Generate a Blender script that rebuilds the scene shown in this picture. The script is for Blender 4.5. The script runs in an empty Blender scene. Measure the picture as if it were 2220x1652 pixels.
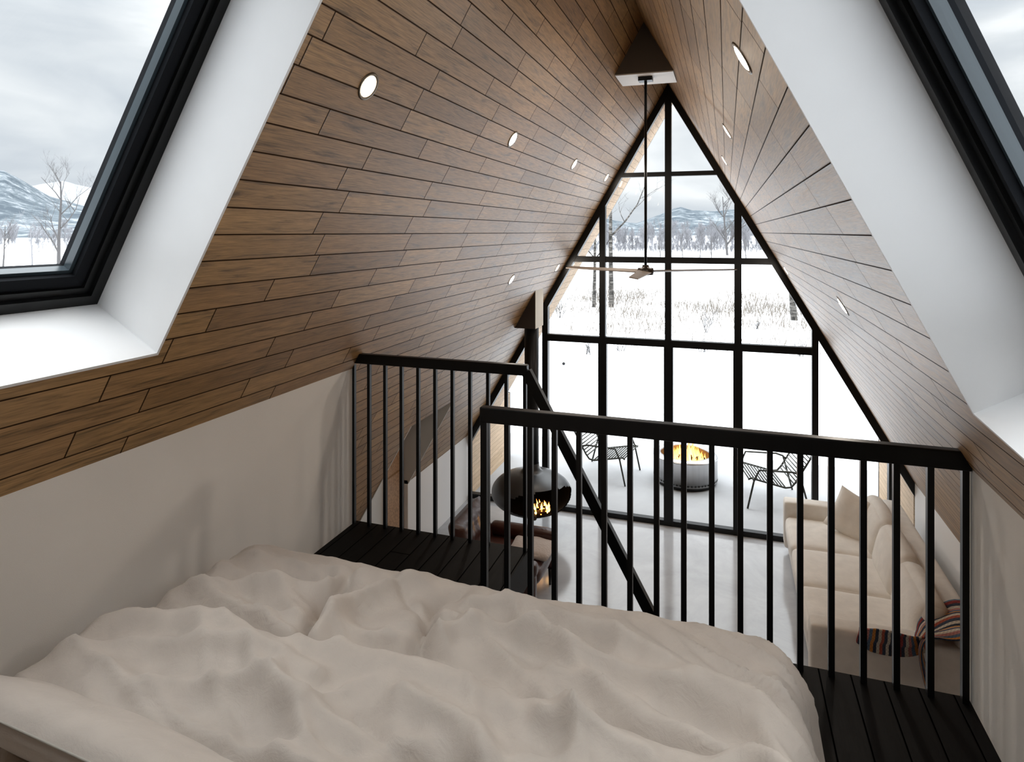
import bpy, bmesh, math, random
from mathutils import Vector, Matrix, noise
R = math.radians
PI = math.pi
S3 = math.sqrt(3.0)
scene = bpy.context.scene
COL = scene.collection
EYE = 4.0                      # camera height over the lower floor
XA, ZA = -0.755, 6.02          # ridge line (runs along Y)
LOFT = 1.97                    # loft floor height
WY = 8.96                      # gable window plane

# ------------------------------------------------------------------ materials
def newmat(name):
    m = bpy.data.materials.new(name); m.use_nodes = True
    nt = m.node_tree; nt.nodes.clear()
    out = nt.nodes.new('ShaderNodeOutputMaterial')
    return m, nt, out
def N(nt, typ, **kw):
    n = nt.nodes.new(typ)
    for k, v in kw.items():
        if k in ('operation', 'blend_type', 'data_type', 'noise_dimensions', 'feature', 'mode', 'wave_type', 'bands_direction', 'interpolation', 'clamp'):
            setattr(n, k, v)
        else:
            n.inputs[k].default_value = v
    return n
def mth(nt, op, a, b=None, c=None):
    n = nt.nodes.new('ShaderNodeMath'); n.operation = op
    for i, v in enumerate((a, b, c)):
        if v is None: continue
        if isinstance(v, (int, float)): n.inputs[i].default_value = v
        else: nt.links.new(v, n.inputs[i])
    return n.outputs[0]
def mixc(nt, f, a, b, mode='MIX'):
    n = nt.nodes.new('ShaderNodeMix'); n.data_type = 'RGBA'; n.blend_type = mode
    for i, v in ((0, f), (6, a), (7, b)):
        if isinstance(v, (int, float)): n.inputs[i].default_value = v
        elif isinstance(v, (tuple, list)): n.inputs[i].default_value = (*v[:3], 1)
        else: nt.links.new(v, n.inputs[i])
    return n.outputs[2]
def ramp(nt, fac, pts):
    n = nt.nodes.new('ShaderNodeValToRGB')
    el = n.color_ramp.elements
    while len(el) < len(pts): el.new(0.5)
    for e, (p, c) in zip(el, pts):
        e.position = p; e.color = (*c, 1) if len(c) == 3 else c
    nt.links.new(fac, n.inputs[0]); return n.outputs[0]
def simple(name, col, rough=0.5, metal=0.0, spec=0.5, bump=0.0, bscale=60, var=0.0, vscale=8, sheen=0.0, coat=0.0, stretch=None):
    m, nt, out = newmat(name)
    p = N(nt, 'ShaderNodeBsdfPrincipled', Roughness=rough, Metallic=metal)
    p.inputs['Base Color'].default_value = (*col, 1)
    p.inputs['Specular IOR Level'].default_value = spec
    p.inputs['Sheen Weight'].default_value = sheen
    p.inputs['Coat Weight'].default_value = coat
    tc = nt.nodes.new('ShaderNodeTexCoord')
    co = tc.outputs['Object']
    if stretch:
        mp = nt.nodes.new('ShaderNodeMapping'); mp.inputs['Scale'].default_value = stretch
        nt.links.new(co, mp.inputs[0]); co = mp.outputs[0]
    if var:
        n = N(nt, 'ShaderNodeTexNoise', Scale=vscale, Detail=4.0); nt.links.new(co, n.inputs['Vector'])
        a = tuple(max(0, c * (1 - var)) for c in col); b = tuple(min(1, c * (1 + var)) for c in col)
        nt.links.new(ramp(nt, n.outputs[0], [(0.3, a), (0.7, b)]), p.inputs['Base Color'])
    if bump:
        n = N(nt, 'ShaderNodeTexNoise', Scale=bscale, Detail=5.0); nt.links.new(co, n.inputs['Vector'])
        bp = N(nt, 'ShaderNodeBump', Strength=bump, Distance=0.01)
        nt.links.new(n.outputs[0], bp.inputs['Height']); nt.links.new(bp.outputs[0], p.inputs['Normal'])
    nt.links.new(p.outputs[0], out.inputs[0]); return m
def planks(name, cols, w, l, rough=0.42, groove=(0.035, 0.022, 0.014), gw=0.0028, grain=0.5, phase=0.0, spec=0.5, coat=0.0):
    """UV in metres: u along the boards, v across."""
    m, nt, out = newmat(name); L = nt.links.new
    uv = nt.nodes.new('ShaderNodeUVMap'); sp = nt.nodes.new('ShaderNodeSeparateXYZ'); L(uv.outputs[0], sp.inputs[0])
    u, v = sp.outputs[0], sp.outputs[1]
    vr = mth(nt, 'DIVIDE', mth(nt, 'ADD', v, phase), w)
    row = mth(nt, 'FLOOR', vr)
    wn = nt.nodes.new('ShaderNodeTexWhiteNoise'); wn.noise_dimensions = '1D'; L(row, wn.inputs['W'])
    ur = mth(nt, 'ADD', mth(nt, 'DIVIDE', u, l), mth(nt, 'MULTIPLY', wn.outputs[0], 7.31))
    colm = mth(nt, 'FLOOR', ur)
    # joint jitter
    cb = nt.nodes.new('ShaderNodeCombineXYZ'); L(row, cb.inputs[0]); L(colm, cb.inputs[1])
    wn2 = nt.nodes.new('ShaderNodeTexWhiteNoise'); wn2.noise_dimensions = '2D'; L(cb.outputs[0], wn2.inputs['Vector'])
    fv = mth(nt, 'FRACT', vr); fu = mth(nt, 'FRACT', ur)
    def edge(f, size):
        d = mth(nt, 'MULTIPLY', mth(nt, 'MINIMUM', f, mth(nt, 'SUBTRACT', 1.0, f)), size)
        mr = nt.nodes.new('ShaderNodeMapRange'); mr.inputs[1].default_value = gw * .45; mr.inputs[2].default_value = gw * 1.3
        L(d, mr.inputs[0]); return mr.outputs[0]
    mask = mth(nt, 'MULTIPLY', edge(fv, w), edge(fu, l))
    # grain
    cg = nt.nodes.new('ShaderNodeCombineXYZ')
    L(mth(nt, 'ADD', u, mth(nt, 'MULTIPLY', wn2.outputs[0], 37.0)), cg.inputs[0])
    L(mth(nt, 'MULTIPLY', v, 11.0), cg.inputs[1]); L(mth(nt, 'MULTIPLY', wn2.outputs[0], 91.0), cg.inputs[2])
    n1 = N(nt, 'ShaderNodeTexNoise', Scale=2.6, Detail=8.0, Roughness=0.62, Distortion=1.1); L(cg.outputs[0], n1.inputs['Vector'])
    cg2 = nt.nodes.new('ShaderNodeCombineXYZ'); L(mth(nt, 'MULTIPLY', u, 3.0), cg2.inputs[0]); L(mth(nt, 'MULTIPLY', v, 75.0), cg2.inputs[1]); L(wn2.outputs[0], cg2.inputs[2])
    n2 = N(nt, 'ShaderNodeTexNoise', Scale=3.0, Detail=3.0, Roughness=0.6); L(cg2.outputs[0], n2.inputs['Vector'])
    base = ramp(nt, wn2.outputs[0], [(i / max(1, len(cols) - 1), c) for i, c in enumerate(cols)])
    g = ramp(nt, n1.outputs[0], [(0.30, (1 - grain,) * 3), (0.46, (1 - grain * .12,) * 3), (0.56, (1.0,) * 3), (0.75, (1 + grain * .45,) * 3)])
    c1 = mixc(nt, 1.0, base, g, 'MULTIPLY')
    g2 = ramp(nt, n2.outputs[0], [(0.3, (0.62,) * 3), (0.6, (1.12,) * 3)])
    c2 = mixc(nt, 1.0, c1, g2, 'MULTIPLY')
    c3 = mixc(nt, mask, groove, c2)
    p = N(nt, 'ShaderNodeBsdfPrincipled'); L(c3, p.inputs['Base Color'])
    L(mth(nt, 'MULTIPLY', mask, spec), p.inputs['Specular IOR Level'])
    p.inputs['Coat Weight'].default_value = coat; p.inputs['Coat Roughness'].default_value = 0.3
    rr = mth(nt, 'ADD', rough, mth(nt, 'MULTIPLY', n1.outputs[0], 0.12)); L(rr, p.inputs['Roughness'])
    bp = N(nt, 'ShaderNodeBump', Strength=0.45, Distance=0.004)
    L(mth(nt, 'ADD', mth(nt, 'MULTIPLY', mask, 0.35), mth(nt, 'MULTIPLY', n2.outputs[0], 0.3)), bp.inputs['Height']); L(bp.outputs[0], p.inputs['Normal'])
    L(p.outputs[0], out.inputs[0]); return m
def emis(name, pts=None, strength=10, col=(1, 1, 1)):
    m, nt, out = newmat(name); e = N(nt, 'ShaderNodeEmission', Strength=strength)
    e.inputs[0].default_value = (*col, 1)
    if pts:
        tc = nt.nodes.new('ShaderNodeTexCoord'); sp = nt.nodes.new('ShaderNodeSeparateXYZ')
        nt.links.new(tc.outputs['Generated'], sp.inputs[0]); nt.links.new(ramp(nt, sp.outputs[2], pts), e.inputs[0])
    nt.links.new(e.outputs[0], out.inputs[0]); return m
def glassmat():
    m, nt, out = newmat('pane_glass')
    t = N(nt, 'ShaderNodeBsdfTransparent'); t.inputs[0].default_value = (0.97, 0.985, 0.98, 1)
    g = N(nt, 'ShaderNodeBsdfGlossy', Roughness=0.0)
    f = N(nt, 'ShaderNodeLayerWeight', Blend=0.5); mx = nt.nodes.new('ShaderNodeMixShader')
    fr5 = mth(nt, 'ADD', 0.012, mth(nt, 'MULTIPLY', mth(nt, 'POWER', f.outputs['Facing'], 5.0), 0.7))
    nt.links.new(fr5, mx.inputs[0]); nt.links.new(t.outputs[0], mx.inputs[1]); nt.links.new(g.outputs[0], mx.inputs[2])
    nt.links.new(mx.outputs[0], out.inputs[0]); return m
def linen(name, col, k=1.0):
    m, nt, out = newmat(name); L = nt.links.new
    tc = nt.nodes.new('ShaderNodeTexCoord')
    p = N(nt, 'ShaderNodeBsdfPrincipled', Roughness=0.9); p.inputs['Specular IOR Level'].default_value = 0.15
    p.inputs['Sheen Weight'].default_value = 0.12
    n = N(nt, 'ShaderNodeTexNoise', Scale=9.0, Detail=4.0); L(tc.outputs['Object'], n.inputs['Vector'])
    L(ramp(nt, n.outputs[0], [(0.3, tuple(c * .93 for c in col)), (0.7, tuple(c * 1.04 for c in col))]), p.inputs['Base Color'])
    w1 = N(nt, 'ShaderNodeTexNoise', Scale=330.0, Detail=2.0); L(tc.outputs['Object'], w1.inputs['Vector'])
    w2 = N(nt, 'ShaderNodeTexNoise', Scale=16.0, Detail=6.0, Roughness=0.6, Distortion=0.8); L(tc.outputs['Object'], w2.inputs['Vector'])
    b1 = N(nt, 'ShaderNodeBump', Strength=0.25 * k, Distance=0.0012); L(w1.outputs[0], b1.inputs['Height'])
    b2 = N(nt, 'ShaderNodeBump', Strength=0.42 * k, Distance=0.012); L(w2.outputs[0], b2.inputs['Height']); L(b1.outputs[0], b2.inputs['Normal'])
    L(b2.outputs[0], p.inputs['Normal']); L(p.outputs[0], out.inputs[0]); return m
def stripes(name):
    """woven blanket: bands across UV.v, fine pattern along u"""
    m, nt, out = newmat(name); L = nt.links.new
    uv = nt.nodes.new('ShaderNodeUVMap'); sp = nt.nodes.new('ShaderNodeSeparateXYZ'); L(uv.outputs[0], sp.inputs[0])
    fr = mth(nt, 'FRACT', mth(nt, 'MULTIPLY', sp.outputs[1], 2.4))
    cs = [(0.05, 0.07, 0.11), (0.42, 0.10, 0.06), (0.62, 0.55, 0.45), (0.03, 0.045, 0.08), (0.55, 0.22, 0.05), (0.10, 0.16, 0.24), (0.5, 0.22, 0.2), (0.65, 0.58, 0.48), (0.04, 0.05, 0.08), (0.30, 0.05, 0.05), (0.12, 0.2, 0.27), (0.6, 0.3, 0.1), (0.03, 0.04, 0.06), (0.66, 0.6, 0.5)]
    n = nt.nodes.new('ShaderNodeValToRGB'); n.color_ramp.interpolation = 'CONSTANT'; el = n.color_ramp.elements
    while len(el) < len(cs): el.new(0.5)
    for i, c in enumerate(cs): el[i].position = i / len(cs); el[i].color = (*c, 1)
    L(fr, n.inputs[0])
    ck = N(nt, 'ShaderNodeTexChecker', Scale=60.0); L(uv.outputs[0], ck.inputs['Vector'])
    ck.inputs[1].default_value = (1, 1, 1, 1); ck.inputs[2].default_value = (0.6, 0.6, 0.6, 1)
    c = mixc(nt, 0.6, n.outputs[0], ck.outputs[0], 'MULTIPLY')
    p = N(nt, 'ShaderNodeBsdfPrincipled', Roughness=0.95); L(c, p.inputs['Base Color'])
    L(p.outputs[0], out.inputs[0]); return m
def birchbark():
    m, nt, out = newmat('birch_bark'); L = nt.links.new
    tc = nt.nodes.new('ShaderNodeTexCoord'); mp = nt.nodes.new('ShaderNodeMapping'); mp.inputs['Scale'].default_value = (3, 3, 9)
    L(tc.outputs['Object'], mp.inputs[0]); n = N(nt, 'ShaderNodeTexNoise', Scale=1.0, Detail=5.0); L(mp.outputs[0], n.inputs['Vector'])
    p = N(nt, 'ShaderNodeBsdfPrincipled', Roughness=0.9)
    L(ramp(nt, n.outputs[0], [(0.40, (0.02, 0.018, 0.016)), (0.56, (0.10, 0.092, 0.082)), (0.72, (0.26, 0.245, 0.23))]), p.inputs['Base Color'])
    L(p.outputs[0], out.inputs[0]); return m
def mountainmat():
    m, nt, out = newmat('mountain_snow_forest'); L = nt.links.new
    tc = nt.nodes.new('ShaderNodeTexCoord'); mp = nt.nodes.new('ShaderNodeMapping'); mp.inputs['Scale'].default_value = (1, 1, 2.0)
    L(tc.outputs['Object'], mp.inputs[0])
    n = N(nt, 'ShaderNodeTexNoise', Scale=0.03, Detail=9.0, Roughness=0.8, Distortion=0.4); L(mp.outputs[0], n.inputs['Vector'])
    p = N(nt, 'ShaderNodeBsdfPrincipled', Roughness=1.0); p.inputs['Specular IOR Level'].default_value = 0
    L(ramp(nt, n.outputs[0], [(0.42, (0.07, 0.085, 0.10)), (0.52, (0.12, 0.14, 0.155)), (0.58, (0.22, 0.24, 0.26)), (0.68, (0.34, 0.36, 0.38))]), p.inputs['Base Color'])
    L(p.outputs[0], out.inputs[0]); return m
def concrete(name, col, rough, var=0.12, spec=0.5, scale=1.3):
    m, nt, out = newmat(name); L = nt.links.new
    tc = nt.nodes.new('ShaderNodeTexCoord')
    n = N(nt, 'ShaderNodeTexNoise', Scale=scale, Detail=8.0, Roughness=0.65, Distortion=0.7); L(tc.outputs['Object'], n.inputs['Vector'])
    p = N(nt, 'ShaderNodeBsdfPrincipled'); p.inputs['Specular IOR Level'].default_value = spec
    L(ramp(nt, n.outputs[0], [(0.3, tuple(c * (1 - var) for c in col)), (0.7, tuple(min(1, c * (1 + var)) for c in col))]), p.inputs['Base Color'])
    L(mth(nt, 'ADD', rough - .05, mth(nt, 'MULTIPLY', n.outputs[0], 0.12)), p.inputs['Roughness'])
    L(p.outputs[0], out.inputs[0]); return m

WOODS = [(0.24, 0.130, 0.050), (0.37, 0.212, 0.086), (0.28, 0.157, 0.065), (0.42, 0.25, 0.106), (0.32, 0.18, 0.078), (0.38, 0.224, 0.094)]
M = dict(
    wood=planks('oak_ceiling_boards', WOODS, 0.1245, 0.95, rough=0.35, spec=0.5, phase=0.021, gw=0.0042, groove=(0.03,0.016,0.009), grain=0.62),
    cedar=planks('daylit_pale_boards', [(0.62, 0.45, 0.30), (0.68, 0.51, 0.35), (0.58, 0.42, 0.27)], 0.12, 1.6, rough=0.6, groove=(0.2, 0.13, 0.08), grain=0.25),  # light wood, with the daylight outside worked into its pale colour
    loftfloor=planks('black_floor_boards', [(0.0025, 0.0022, 0.002), (0.004, 0.0035, 0.003), (0.002, 0.0018, 0.0016)], 0.135, 2.2, rough=0.5, groove=(0.0005, 0.0005, 0.0005), gw=0.004, grain=0.3, spec=0.12),
    white=simple('white_reveal_paint', (0.80, 0.80, 0.80), 0.55, var=0.01),
    plaster=simple('off_white_plaster', (0.80, 0.765, 0.715), 0.85, bump=0.12, bscale=300, var=0.03, vscale=1.5, spec=0.2),
    lowwall=simple('white_wall_paint', (0.90, 0.89, 0.88), 0.7, bump=0.05),
    black=simple('black_metal', (0.004, 0.0042, 0.0045), 0.4, spec=0.3),
    rail=simple('black_painted_rail', (0.004, 0.004, 0.0042), 0.4, spec=0.22),
    gasket=simple('grey_window_gasket', (0.035, 0.05, 0.06), 0.3),
    box=simple('ridge_box_shade_tone', (0.11, 0.095, 0.082), 0.7),  # shade on the ridge box put into its colour
    fluebox=simple('cream_box_paint', (0.72, 0.68, 0.60), 0.7), boxshade=simple('box_face_shade', (0.045, 0.032, 0.026), 0.75),  # the brown one paints the shade on the front facing the loft
    concrete=concrete('polished_concrete', (0.40, 0.405, 0.42), 0.13, 0.2, 0.9),
    patio=concrete('patio_concrete', (0.33, 0.335, 0.345), 0.7, 0.09),
    snow=simple('snow', (0.76, 0.775, 0.80), 0.8, spec=0.1, bump=0.5, bscale=3),
    roof=simple('dark_roof_metal', (0.03, 0.03, 0.032), 0.6),
    glass=glassmat(),
    lens=emis('downlight_lens', None, 14, (1.0, 0.86, 0.66)),
    steel=simple('brushed_steel', (0.62, 0.62, 0.63), 0.28, metal=1.0, var=0.06, vscale=20, stretch=(1, 1, 0.05)),
    firebody=simple('fireplace_steel', (0.018, 0.019, 0.022), 0.36, spec=0.7),
    soot=simple('soot', (0.006, 0.005, 0.004), 0.85),
    log=simple('charred_log', (0.035, 0.02, 0.012), 0.9, bump=0.6, bscale=20),
    ember=emis('embers', None, 3, (1.0, 0.25, 0.04)),
    flame=emis('flame', [(0.0, (1.0, 0.40, 0.06)), (0.3, (1.0, 0.66, 0.2)), (0.6, (1.0, 0.5, 0.12)), (1.0, (1.0, 0.26, 0.03))], 2.6),
    leather=simple('brown_leather', (0.045, 0.013, 0.008), 0.34, spec=0.6, bump=0.25, bscale=35, var=0.25, vscale=5),
    fur=simple('sheepskin', (0.50, 0.43, 0.39), 0.95, bump=1.0, bscale=45, sheen=0.4),
    sofa=linen('cream_sofa_fabric', (0.78, 0.74, 0.685), 0.5),
    cushion=linen('pale_cushion_fabric', (0.82, 0.78, 0.72), 0.5),
    sofaseam=simple('sofa_seam', (0.30, 0.27, 0.23), 0.9),
    duvet=linen('taupe_linen', (0.50, 0.44, 0.385), 1.0),
    pillowm=linen('pillow_linen', (0.50, 0.44, 0.385), 0.8),
    piping=simple('pale_piping', (0.40, 0.37, 0.32), 0.9),
    pillowband=simple('dark_pillow_border', (0.16, 0.12, 0.09), 0.95),
    bedbase=simple('dark_bed_base', (0.05, 0.04, 0.035), 0.8),
    wire=simple('olive_wire', (0.035, 0.035, 0.028), 0.5, spec=0.25),
    blade=simple('fan_blade_wood', (0.23, 0.185, 0.15), 0.5, var=0.12, vscale=6),
    hub=simple('bronze_hub', (0.04, 0.032, 0.026), 0.35, metal=0.6),
    blanket=stripes('striped_blanket'),
    bark=birchbark(),
    twig=simple('dark_twigs', (0.10, 0.095, 0.095), 0.95),
    frost=simple('frosted_twigs', (0.24, 0.24, 0.255), 0.95, var=0.35, vscale=0.3),
    grass=simple('dry_grass', (0.21, 0.185, 0.16), 0.95),
    mountain=mountainmat(),
    doorwood=planks('oak_door_boards', [(0.50, 0.30, 0.17), (0.46, 0.28, 0.16)], 0.2, 3.0, rough=0.5, groove=(0.3, 0.18, 0.1), grain=0.2),
)

# ------------------------------------------------------------------ mesh builder
class MB:
    def __init__(s): s.v = []; s.f = []; s.uv = []; s.sm = []
    def face(s, idx, uv=None, smooth=False):
        s.f.append(tuple(idx)); s.uv.append(uv); s.sm.append(smooth)
    def poly(s, pts, uv=None):
        b = len(s.v); s.v += [tuple(p) for p in pts]; s.face(range(b, b + len(pts)), uv); return s
    def box(s, x0, x1, y0, y1, z0, z1, mat=None):
        b = len(s.v)
        P = [(x0, y0, z0), (x1, y0, z0), (x1, y1, z0), (x0, y1, z0), (x0, y0, z1), (x1, y0, z1), (x1, y1, z1), (x0, y1, z1)]
        if mat is not None: P = [tuple(mat @ Vector(p)) for p in P]
        s.v += P
        for f in ((0, 3, 2, 1), (4, 5, 6, 7), (0, 1, 5, 4), (1, 2, 6, 5), (2, 3, 7, 6), (3, 0, 4, 7)): s.face([b + i for i in f])
        return s
    def prism(s, pts, d):
        """polygon pts extruded by vector d"""
        b = len(s.v); n = len(pts); d = Vector(d)
        s.v += [tuple(p) for p in pts] + [tuple(Vector(p) + d) for p in pts]
        s.face([b + i for i in range(n)][::-1]); s.face([b + n + i for i in range(n)])
        for i in range(n): j = (i + 1) % n; s.face([b + i, b + j, b + n + j, b + n + i])
        return s
    def bar(s, p, q, w, h=None, up=(0, 0, 1)):
        h = h or w; p = Vector(p); q = Vector(q); d = (q - p); L = d.length; d.normalize(); up = Vector(up)
        if abs(d.dot(up)) > 0.98: up = Vector((0, 1, 0))
        a = d.cross(up).normalized(); c = a.cross(d).normalized()
        m = Matrix.Translation(p) @ Matrix(((a.x, d.x, c.x), (a.y, d.y, c.y), (a.z, d.z, c.z))).to_4x4()
        return s.box(-w / 2, w / 2, 0, L, -h / 2, h / 2, m)
    def tube(s, pts, r, n=8, cap=True):
        pts = [Vector(p) for p in pts]; rr = r if isinstance(r, (list, tuple)) else [r] * len(pts)
        b = len(s.v); t0 = None; a = None
        for i, p in enumerate(pts):
            if i == 0: t = pts[1] - pts[0]
            elif i == len(pts) - 1: t = pts[-1] - pts[-2]
            else: t = (pts[i + 1] - pts[i]).normalized() + (pts[i] - pts[i - 1]).normalized()
            if t.length < 1e-9: t = Vector((0, 0, 1))
            t.normalize()
            if a is None:
                a = t.cross(Vector((0, 0, 1)))
                if a.length < 0.1: a = t.cross(Vector((0, 1, 0)))
            a = (a - t * a.dot(t)).normalized(); c = t.cross(a)
            for k in range(n):
                th = 2 * PI * k / n; s.v.append(tuple(p + (a * math.cos(th) + c * math.sin(th)) * rr[i]))
        for i in range(len(pts) - 1):
            for k in range(n):
                k2 = (k + 1) % n
                s.face((b + i * n + k, b + i * n + k2, b + (i + 1) * n + k2, b + (i + 1) * n + k), None, n > 4)
        if cap:
            s.face([b + k for k in range(n)][::-1]); s.face([b + (len(pts) - 1) * n + k for k in range(n)])
        return s
    def lathe(s, prof, c, n=40, axis=None, close=False):
        """prof: list of (r,z)"""
        b = len(s.v); c = Vector(c); m = axis or Matrix.Identity(3)
        for r, z in prof:
            for k in range(n):
                th = 2 * PI * k / n; s.v.append(tuple(c + m @ Vector((r * math.cos(th), r * math.sin(th), z))))
        for i in range(len(prof) - 1):
            for k in range(n):
                k2 = (k + 1) % n; s.face((b + i * n + k, b + i * n + k2, b + (i + 1) * n + k2, b + (i + 1) * n + k), None, True)
        if close:
            s.face([b + k for k in range(n)][::-1]); e = b + (len(prof) - 1) * n; s.face([e + k for k in range(n)])
        return s
    def rbox(s, c, size, r=0.04, puff=0.0, n=9, mat=None, wob=0.0, seed=0):
        """rounded, optionally puffed box"""
        c = Vector(c); hx, hy, hz = (d / 2 for d in size); r = min(r, hx * .98, hy * .98, hz * .98); vid = {}
        b0 = len(s.v)
        def g(t):   # denser near the ends
            return math.sin(t * PI / 2) if True else t
        def vert(p):
            k = tuple(round(q, 5) for q in p)
            if k in vid: return vid[k]
            q = Vector((p[0] * hx, p[1] * hy, p[2] * hz))
            inn = Vector((max(-hx + r, min(hx - r, q.x)), max(-hy + r, min(hy - r, q.y)), max(-hz + r, min(hz - r, q.z))))
            d = q - inn
            o = inn + d.normalized() * r if d.length > 1e-9 else q
            if puff:
                ax, ay, az = (1 - p[0] ** 2), (1 - p[1] ** 2), (1 - p[2] ** 2)
                o = o + Vector((p[0] * ay * az * puff, p[1] * ax * az * puff, p[2] * ax * ay * puff))
            if wob:
                o = o + noise.noise_vector(o * 4 + Vector((seed, seed * 2.1, 0))) * wob
            o = (mat @ o) if mat is not None else o
            s.v.append(tuple(c + o)); vid[k] = len(s.v) - 1; return vid[k]
        ts = [g(-1 + 2 * i / n) for i in range(n + 1)]
        for ax in range(3):
            for sg in (-1, 1):
                for i in range(n):
                    for j in range(n):
                        q = []
                        for (a, b_) in ((i, j), (i + 1, j), (i + 1, j + 1), (i, j + 1)):
                            p = [0, 0, 0]; p[ax] = sg; p[(ax + 1) % 3] = ts[a]; p[(ax + 2) % 3] = ts[b_]; q.append(vert(tuple(p)))
                        if sg < 0: q.reverse()
                        s.face(q, None, True)
        return s
    def build(s, name, mat, parent=None, kind=None, label=None, cat=None, group=None, shade=None, loc=None):
        me = bpy.data.meshes.new(name); org = Vector(loc) if loc is not None else Vector((0, 0, 0))
        me.from_pydata([tuple(Vector(p) - org) for p in s.v], [], s.f)
        if any(u is not None for u in s.uv):
            ul = me.uv_layers.new(name='UVMap')
            for p, u in zip(me.polygons, s.uv):
                if u is not None:
                    for li, c in zip(p.loop_indices, u): ul.data[li].uv = c
        me.polygons.foreach_set('use_smooth', [bool(x) if shade is None else shade for x in s.sm])
        if mat is not None: me.materials.append(mat)
        me.update(); o = bpy.data.objects.new(name, me); COL.objects.link(o); o.location = org
        if parent is not None:
            o.parent = parent; o.matrix_parent_inverse = Matrix.Translation(-Vector(parent.location)) if parent.rotation_euler.to_matrix() == Matrix.Identity(3) else parent.matrix_world.inverted()
        if kind: o['kind'] = kind
        if label: o['label'] = label
        if cat: o['category'] = cat
        if group: o['group'] = group
        return o
def thing(name, label, cat, loc=(0, 0, 0), rz=0, group=None):
    o = bpy.data.objects.new(name, None); COL.objects.link(o); o.location = loc; o.rotation_euler = (0, 0, rz); o.empty_display_size = 0.1
    o['label'] = label; o['category'] = cat
    if group: o['group'] = group
    return o
def part(mb, name, mat, root, **kw):
    """mesh given in the thing's local frame"""
    o = mb.build(name, mat, None, **kw); o.parent = root; return o
def copy_tree(o, parent=None):
    c = o.copy(); COL.objects.link(c)
    if parent is not None: c.parent = parent
    for ch in [x for x in bpy.data.objects if x.parent == o and x.type == 'MESH']: copy_tree(ch, c)
    return c
def bevel(o, w, n=2):
    m = o.modifiers.new('bevel', 'BEVEL'); m.width = w; m.segments = n; m.limit_method = 'ANGLE'; return o

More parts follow.
